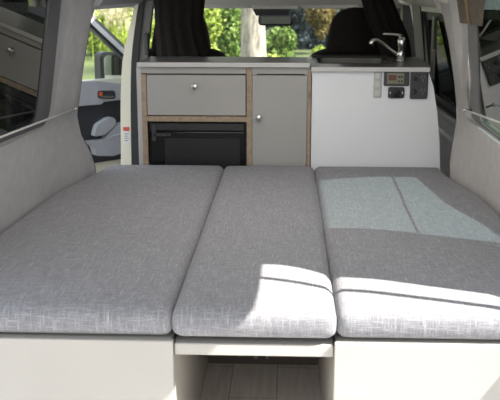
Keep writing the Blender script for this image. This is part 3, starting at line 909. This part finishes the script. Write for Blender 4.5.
# the big trunk straight ahead
tr = thing('tree', 'tall tree with thick pale trunk straight ahead through the windscreen', 'tree', (-.52, 14, -.55))
bm = bmesh.new()
n = 20; rings = []
for k in range(26):
    z = -.58 + k*.2; rr = .195 + .10*math.exp(-(z+.55)*2.2) - .012*max(0, z)
    rings.append([bm.verts.new((-.52 - .012*z*2 + math.cos(2*PI*i/n)*rr*(1+.05*noise.noise(Vector((math.cos(2*PI*i/n)*2, math.sin(2*PI*i/n)*2, z*1.5)))),
                                14 + math.sin(2*PI*i/n)*rr, z)) for i in range(n)])
for a, b in zip(rings, rings[1:]):
    for i in range(n): bm.faces.new((a[i], a[(i+1) % n], b[(i+1) % n], b[i]))
obj('trunk', bm, M['bark'], tr, True)
bush_me = bush('crown_tmp', (-.5, 14.3, 5.2), (2.2, 2.2, 1.2), 1500, .12, lf_mid, 'x', lumps=16, seed=5)
for k in ('label', 'category'): del bush_me[k]
bush_me.name = 'foliage'; bush_me.parent = tr; bush_me.matrix_parent_inverse = tr.matrix_world.inverted()

G = 'shrubs beyond the windscreen'
bush('shrub', (-2.4, 20, .3), (1.2, .9, 1.3), 6080, 0.072, lf_bright, 'bright yellow-green shrub between left curtain and pale trunk', group=G, seed=1)
bush('shrub', (-1.55, 22, .5), (.8, .8, 1.4), 4180, 0.072, lf_mid, 'mid green shrub touching the left side of the pale trunk', group=G, seed=2)
bush('shrub', (-.28, 20, .05), (.52, .6, .62), 3420, 0.065, lf_mid, 'round green shrub just right of the pale trunk', group=G, seed=3)
bush('shrub', (-.35, 19, -.35), (.75, .6, .33), 2660, 0.058, lf_bright, 'low yellow-green shrub at the foot of the pale trunk', group=G, seed=4)
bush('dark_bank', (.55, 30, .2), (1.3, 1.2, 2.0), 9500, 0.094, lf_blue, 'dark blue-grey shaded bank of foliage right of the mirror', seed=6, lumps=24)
bush('shrub', (1.02, 27, .55), (.50, .6, .62), 4180, 0.065, lf_rust, 'reddish brown shrub left of the driver seat headrest', group=G, seed=7)
bush('shrub', (.66, 16, -.02), (.36, .5, .36), 3420, 0.065, lf_bright, 'bright lime shrub low beside the driver seat', group=G, seed=8)
bush('tree', (2.0, 36, 2.2), (2.0, 1.3, 1.5), 8550, 0.115, lf_mid, 'green tree crown at the upper right of the windscreen', 'tree', seed=9, lumps=20, trunk=True)
bush('tree', (-3.4, 38, 2.0), (3.0, 1.6, 2.4), 11400, 0.122, lf_mid, 'large green tree filling the view behind the left shrubs', 'tree', seed=10, lumps=26, trunk=True)
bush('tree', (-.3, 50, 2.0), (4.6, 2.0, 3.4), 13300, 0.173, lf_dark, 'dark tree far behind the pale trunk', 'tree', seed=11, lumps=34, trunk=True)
G2 = 'greenery outside the open side door'
bush('shrub', (-7.2, 29.6, .6), (1.6, 1.0, 1.6), 7980, 0.079, lf_mid, 'dense green shrub seen behind the passenger door window frame', group=G2, seed=12, lumps=20)
bush('shrub', (-5.2, 26, .3), (1.0, .8, 1.2), 6080, 0.072, lf_bright, 'sunlit yellow-green shrub above the door mirror', group=G2, seed=13)
bush('tree', (-9.0, 42, 2.5), (4.0, 2.0, 3.2), 13300, 0.144, lf_mid, 'leafy green tree behind the pale plumes', 'tree', seed=14, lumps=30, trunk=True)
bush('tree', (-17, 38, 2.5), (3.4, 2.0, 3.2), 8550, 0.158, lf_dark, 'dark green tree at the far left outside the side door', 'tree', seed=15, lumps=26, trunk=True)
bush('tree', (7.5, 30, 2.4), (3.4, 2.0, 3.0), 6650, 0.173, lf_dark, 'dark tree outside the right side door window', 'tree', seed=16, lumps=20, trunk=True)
bush('tree', (4.0, 15, .5), (1.5, 3.0, 1.3), 5000, .12, lf_dark, 'added dark foliage darkening the view outside the right rear window', 'tree', seed=21, lumps=26)  # put in to darken what shows through the right rear glass
# pale plume grass
pl = thing('plume_grass', 'tall grass with pale cream plumes outside the side door', 'plume grass', (-4.9, 24.5, -.55))
rnd = random.Random(4)
V, Fc, V2, F2 = [], [], [], []
for k in range(60):
    bx0 = -4.9 + rnd.gauss(0, .28); by0 = 24.5 + rnd.gauss(0, .2); top = rnd.uniform(.35, .95); lean = rnd.gauss(0, .12)
    b = len(V2); V2 += [(bx0-.012, by0, -.55), (bx0+.012, by0, -.55), (bx0+lean+.006, by0, top), (bx0+lean-.006, by0, top)]; F2.append((b, b+1, b+2, b+3))
    if k < 26:
        for j in range(26):
            a = rnd.uniform(0, 6.28); rr = rnd.uniform(0, .07); z = top + rnd.uniform(-.18, .16)
            p = Vector((bx0+lean+math.cos(a)*rr, by0+math.sin(a)*rr, z))
            b = len(V); s = .035
            V += [tuple(p+Vector((-s, 0, -s))), tuple(p+Vector((s*.6, s, -s*.4))), tuple(p+Vector((s, 0, s*1.4))), tuple(p+Vector((-s*.5, -s, s)))]; Fc.append((b, b+1, b+2, b+3))
me = bpy.data.meshes.new('plumes'); me.from_pydata(V, [], Fc); link('plumes', me, lf_plume, pl)
me = bpy.data.meshes.new('stems'); me.from_pydata(V2, [], F2); link('stems', me, lf_bright, pl)
# pale ground added around the van to keep bounced light neutral
bm = bx(-9, 9, -14, 8, -.552, -.545)
struct('bounce_ground', bm, pm('pale_bounce_ground', (.34, .33, .32), .9, var=.1, scale=2))

# ------------------------------------------------------------------ light
w = bpy.data.worlds.new('sky'); SC.world = w; w.use_nodes = True
nt = w.node_tree; N, L = nt.nodes, nt.links
bg = N['Background']
tc = N.new('ShaderNodeTexCoord'); sp = N.new('ShaderNodeSeparateXYZ'); L.new(tc.outputs['Generated'], sp.inputs[0])
rp = N.new('ShaderNodeValToRGB'); e = rp.color_ramp.elements
e[0].position = .0; e[0].color = (.98, .97, .92, 1); e[1].position = .7; e[1].color = (.62, .74, .95, 1)
L.new(sp.outputs['Z'], rp.inputs['Fac']); L.new(rp.outputs['Color'], bg.inputs['Color'])
bg.inputs['Strength'].default_value = 1.9
sl = bpy.data.lights.new('sun', 'SUN'); sl.energy = 15; sl.angle = math.radians(.6); sl.color = (1, .97, .92)
so_ = bpy.data.objects.new('sun', sl); COL.objects.link(so_)
so_.rotation_euler = SUN.to_track_quat('Z', 'Y').to_euler(); so_.location = SUN*10

# two added fill lights without fixtures, lifting the dark interior
al = bpy.data.lights.new('added_rear_fill', 'AREA'); al.shape = 'RECTANGLE'; al.size = 1.0; al.size_y = 1.0; al.energy = 5; al.color = (1, .97, .94)
ao = bpy.data.objects.new('added_rear_fill', al); COL.objects.link(ao); ao.location = (-.07, 2.75, 1.268)
al = bpy.data.lights.new('added_cab_fill', 'AREA'); al.size = .35; al.energy = 3.5; al.color = (1, .97, .93)  # added fill for the cab and right door panel
ao = bpy.data.objects.new('added_cab_fill', al); COL.objects.link(ao); ao.location = (.40, 4.95, 1.205)
# ------------------------------------------------------------------ camera
yc = Vector((37., 205., 860.)).normalized()           # world Y seen in camera axes (right, up, forward)
zc = Vector((0, yc.z, -yc.y)).normalized()
xc = Vector((yc.y*zc.z-yc.z*zc.y, yc.z*zc.x-yc.x*zc.z, yc.x*zc.y-yc.y*zc.x))
if xc.x < 0: xc = -xc
Rw = Matrix((xc, yc, zc))                              # camera (right, up, fwd) -> world
R3 = Matrix(((Rw[0][0], Rw[0][1], -Rw[0][2]), (Rw[1][0], Rw[1][1], -Rw[1][2]), (Rw[2][0], Rw[2][1], -Rw[2][2])))
cd = bpy.data.cameras.new('camera'); cd.sensor_width = 36; cd.lens = 860*36/500; cd.dof.use_dof = True; cd.dof.focus_distance = 2.9; cd.dof.aperture_fstop = 8; cd.clip_start = .05; cd.clip_end = 500
co = bpy.data.objects.new('camera', cd); COL.objects.link(co)
co.matrix_world = Matrix.Translation((0, 0, 1.23)) @ R3.to_4x4()
SC.camera = co
SC.view_settings.view_transform = 'Standard'
SC.view_settings.look = 'None'
SC.view_settings.exposure = 0.15
